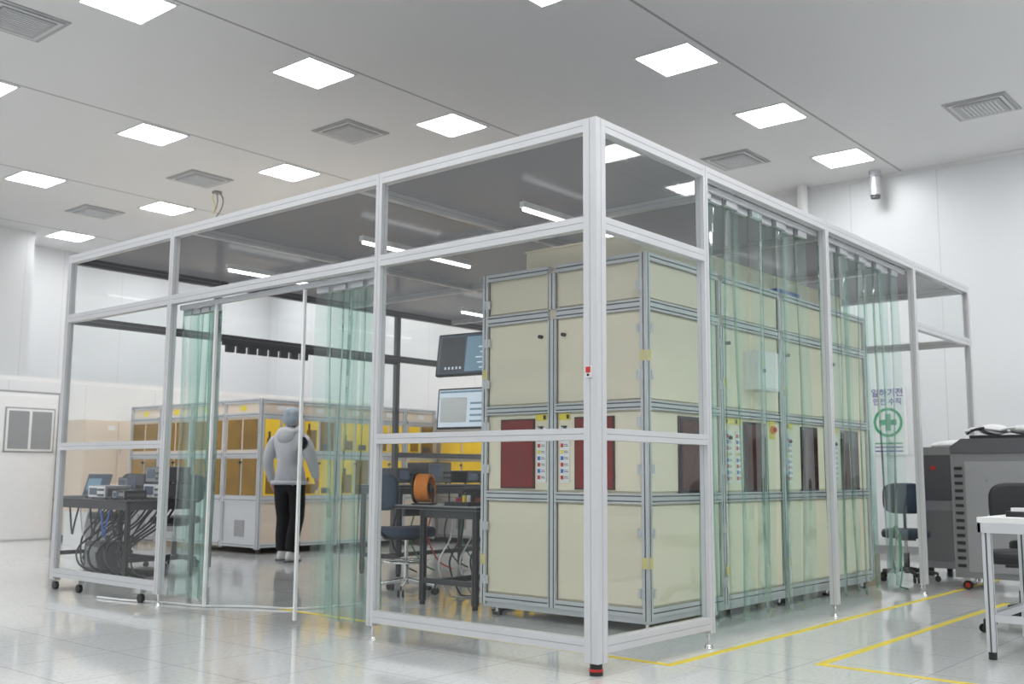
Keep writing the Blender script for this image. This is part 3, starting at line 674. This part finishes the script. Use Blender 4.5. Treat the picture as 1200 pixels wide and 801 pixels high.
def person(x,y,ang):
    b=B(); b.X=R(x,y,ang)   # faces local +x, left is +y
    n={};e=[]
    def N_(k,p,r): n[k]=(p,r)
    N_('pel',(0,0,.92),(.155,.13)); N_('wai',(.0,0,1.06),(.168,.138)); N_('che',(-.01,0,1.24),(.188,.148)); N_('upc',(-.02,0,1.36),(.155,.12)); N_('nck',(-.005,0,1.44),.07); N_('nc2',(.015,0,1.50),.055)
    e+=[('pel','wai'),('wai','che'),('che','upc'),('upc','nck'),('nck','nc2')]
    for s,sg in (('l',1),('r',-1)):
        N_('sh'+s,(-.02,sg*.17,1.375),.080); e.append(('upc','sh'+s))
        if s=='l': el=(-.04,sg*.27,1.12); wr=(.08,sg*.28,.90)
        else: el=(-.02,sg*.28,1.12); wr=(.14,sg*.25,.95)
        N_('ua'+s,tuple((a+c)/2 for a,c in zip((-.02,sg*.21,1.36),el)),.076); N_('el'+s,el,.066); N_('fa'+s,tuple((a+c)/2 for a,c in zip(el,wr)),.060); N_('wr'+s,wr,.044)
        e+=[('sh'+s,'ua'+s),('ua'+s,'el'+s),('el'+s,'fa'+s),('fa'+s,'wr'+s)]
        kx,ax=(.07,.06) if s=='l' else (.02,-.10)
        N_('hp'+s,(0,sg*.09,.84),.110); N_('th'+s,(kx*.5,sg*.10,.66),.098); N_('kn'+s,(kx,sg*.10,.47),.084); N_('ca'+s,((kx+ax)/2-.02,sg*.10,.28),.080); N_('an'+s,(ax,sg*.10,.09),.074)
        e+=[('pel','hp'+s),('hp'+s,'th'+s),('th'+s,'kn'+s),('kn'+s,'ca'+s),('ca'+s,'an'+s)]
    vs,fs,cs=skinmesh(n,e,'pel')
    mats=[]
    for c in cs:
        if c.z<.86 and abs(c.y)<.225 : m='trouser'
        elif c.z>1.49: m='skin'
        else: m='hoodie'
        mats.append(m)
    b.add(vs,fs,mats,True)
    b.tube([(.0+.172*math.cos(2*math.pi*i/24),.195*math.sin(2*math.pi*i/24),.87) for i in range(24)],.024,'hoodie',8,True)
    b.tube([(-.03+.085*math.cos(2*math.pi*i/20)*(1.2 if math.cos(2*math.pi*i/20)<0 else .8),.105*math.sin(2*math.pi*i/20),1.45-.03*math.cos(2*math.pi*i/20+3.14)) for i in range(20)],.038,'hoodie',8,True)
    b.ell((-.115,0,1.39),(.06,.11,.10),'hoodie')
    W=((1,(.08,.28,.90)),(-1,(.14,-.25,.95)))
    for sg,wr in W: b.ell(wr,(.047,.047,.035),'hoodie')
    for sg,wr in W:
        hn={'w':(wr,.026),'p':((wr[0]+.02,wr[1],wr[2]-.05),(.026,.036)),'q':((wr[0]+.035,wr[1],wr[2]-.085),(.02,.034))}
        he=[('w','p'),('p','q')]
        vs,fs,cs=skinmesh(hn,he,'w',1); b.add(vs,fs,'skin',True)
        for i,l in enumerate((.07,.08,.075,.058)):
            ox=-.028+.019*i
            p0=Vector((wr[0]+.035-ox*.9,wr[1],wr[2]-.085+ox*.2))
            p1=p0+Vector((.008,-sg*.006,-l*.5)); p2=p1+Vector((.004,-sg*.014,-l*.32)); p3=p2+Vector((0,-sg*.014,-l*.2))
            vs,fs,cs=skinmesh({'a':(tuple(p0+Vector((-.005,0,.02))),.009),'b':(tuple(p0),.009),'c':(tuple(p1),.0085),'d':(tuple(p2),.008),'e':(tuple(p3),.007)},[('a','b'),('b','c'),('c','d'),('d','e')],'a',1); b.add(vs,fs,'skin',True)
        p0=Vector((wr[0]+.04,wr[1],wr[2]-.035)); p1=p0+Vector((.03,-sg*.006,-.03)); p2=p1+Vector((.012,-sg*.008,-.03))
        vs,fs,cs=skinmesh({'a':(tuple(p0),.012),'b':(tuple(p1),.010),'c':(tuple(p2),.008)},[('a','b'),('b','c')],'a',1); b.add(vs,fs,'skin',True)
    hz=1.595; hx=.03
    b.ell((hx,0,hz),(.092,.074,.112),'skin',24,16); b.ell((hx+.035,0,hz-.062),(.052,.050,.05),'skin')
    b.ell((hx+.098,0,hz-.012),(.018,.014,.026),'skin',12,8); b.ell((hx+.085,0,hz-.055),(.012,.024,.007),'red',12,6)
    for sg in (-1,1):
        b.ell((hx+.078,sg*.032,hz+.012),(.014,.016,.009),'wlabel',12,8); b.ell((hx+.090,sg*.032,hz+.012),(.005,.007,.007),'black',10,6)
        b.ell((hx+.0,sg*.077,hz-.005),(.02,.012,.032),'skin',12,8); b.ell((hx+.084,sg*.032,hz+.034),(.012,.02,.005),'hair',12,6)
    b.ell((hx-.035,0,hz-.02),(.065,.070,.08),'hair')
    b.ell((hx-.022,0,hz+.035),(.112,.100,.092),'cap',24,14); b.ell((hx-.06,0,hz-.01),(.075,.088,.09),'cap',24,14)
    b.tube([(hx-.018+.098*math.cos(2*math.pi*i/24),.086*math.sin(2*math.pi*i/24),hz+.02+.028*math.cos(2*math.pi*i/24)) for i in range(24)],.012,'cap',8,True)
    for sg,ax in ((1,.06),(-1,-.10)):
        b.ell((ax+.05,sg*.10,.045),(.145,.052,.045),'shoe',20,10); b.box(ax-.08,ax+.17,sg*.10-.04,sg*.10+.04,0,.02,'dgrey')
        b.ell((ax-.005,sg*.10,.07),(.065,.05,.06),'shoe')
    return b.make('person')
person(3.08,6.44,22)

# ---------------------------------------------------------------- light & camera
w=bpy.data.worlds.new('world'); S.world=w; w.use_nodes=True
w.node_tree.nodes['Background'].inputs[0].default_value=(.92,.965,1,1); w.node_tree.nodes['Background'].inputs[1].default_value=.75
P=[-4.25223,-3.02815,.98785,.70175,.12696,.00653,1206.03552]
yaw,pit,rol=P[3:6]
f=Vector((math.cos(yaw)*math.cos(pit),math.sin(yaw)*math.cos(pit),math.sin(pit))); r=Vector((math.sin(yaw),-math.cos(yaw),0)); u=r.cross(f)
r2=r*math.cos(rol)+u*math.sin(rol); u2=-r*math.sin(rol)+u*math.cos(rol)
cam=bpy.data.cameras.new('camera'); co=bpy.data.objects.new('camera',cam); S.collection.objects.link(co)
mt=Matrix((( r2.x,u2.x,-f.x,P[0]),(r2.y,u2.y,-f.y,P[1]),(r2.z,u2.z,-f.z,P[2]),(0,0,0,1))); co.matrix_world=mt
cam.sensor_width=36; cam.lens=P[6]/1200*36; cam.clip_start=.05; cam.clip_end=200
cam.dof.use_dof=True; cam.dof.focus_distance=6.0; cam.dof.aperture_fstop=2.8
S.camera=co
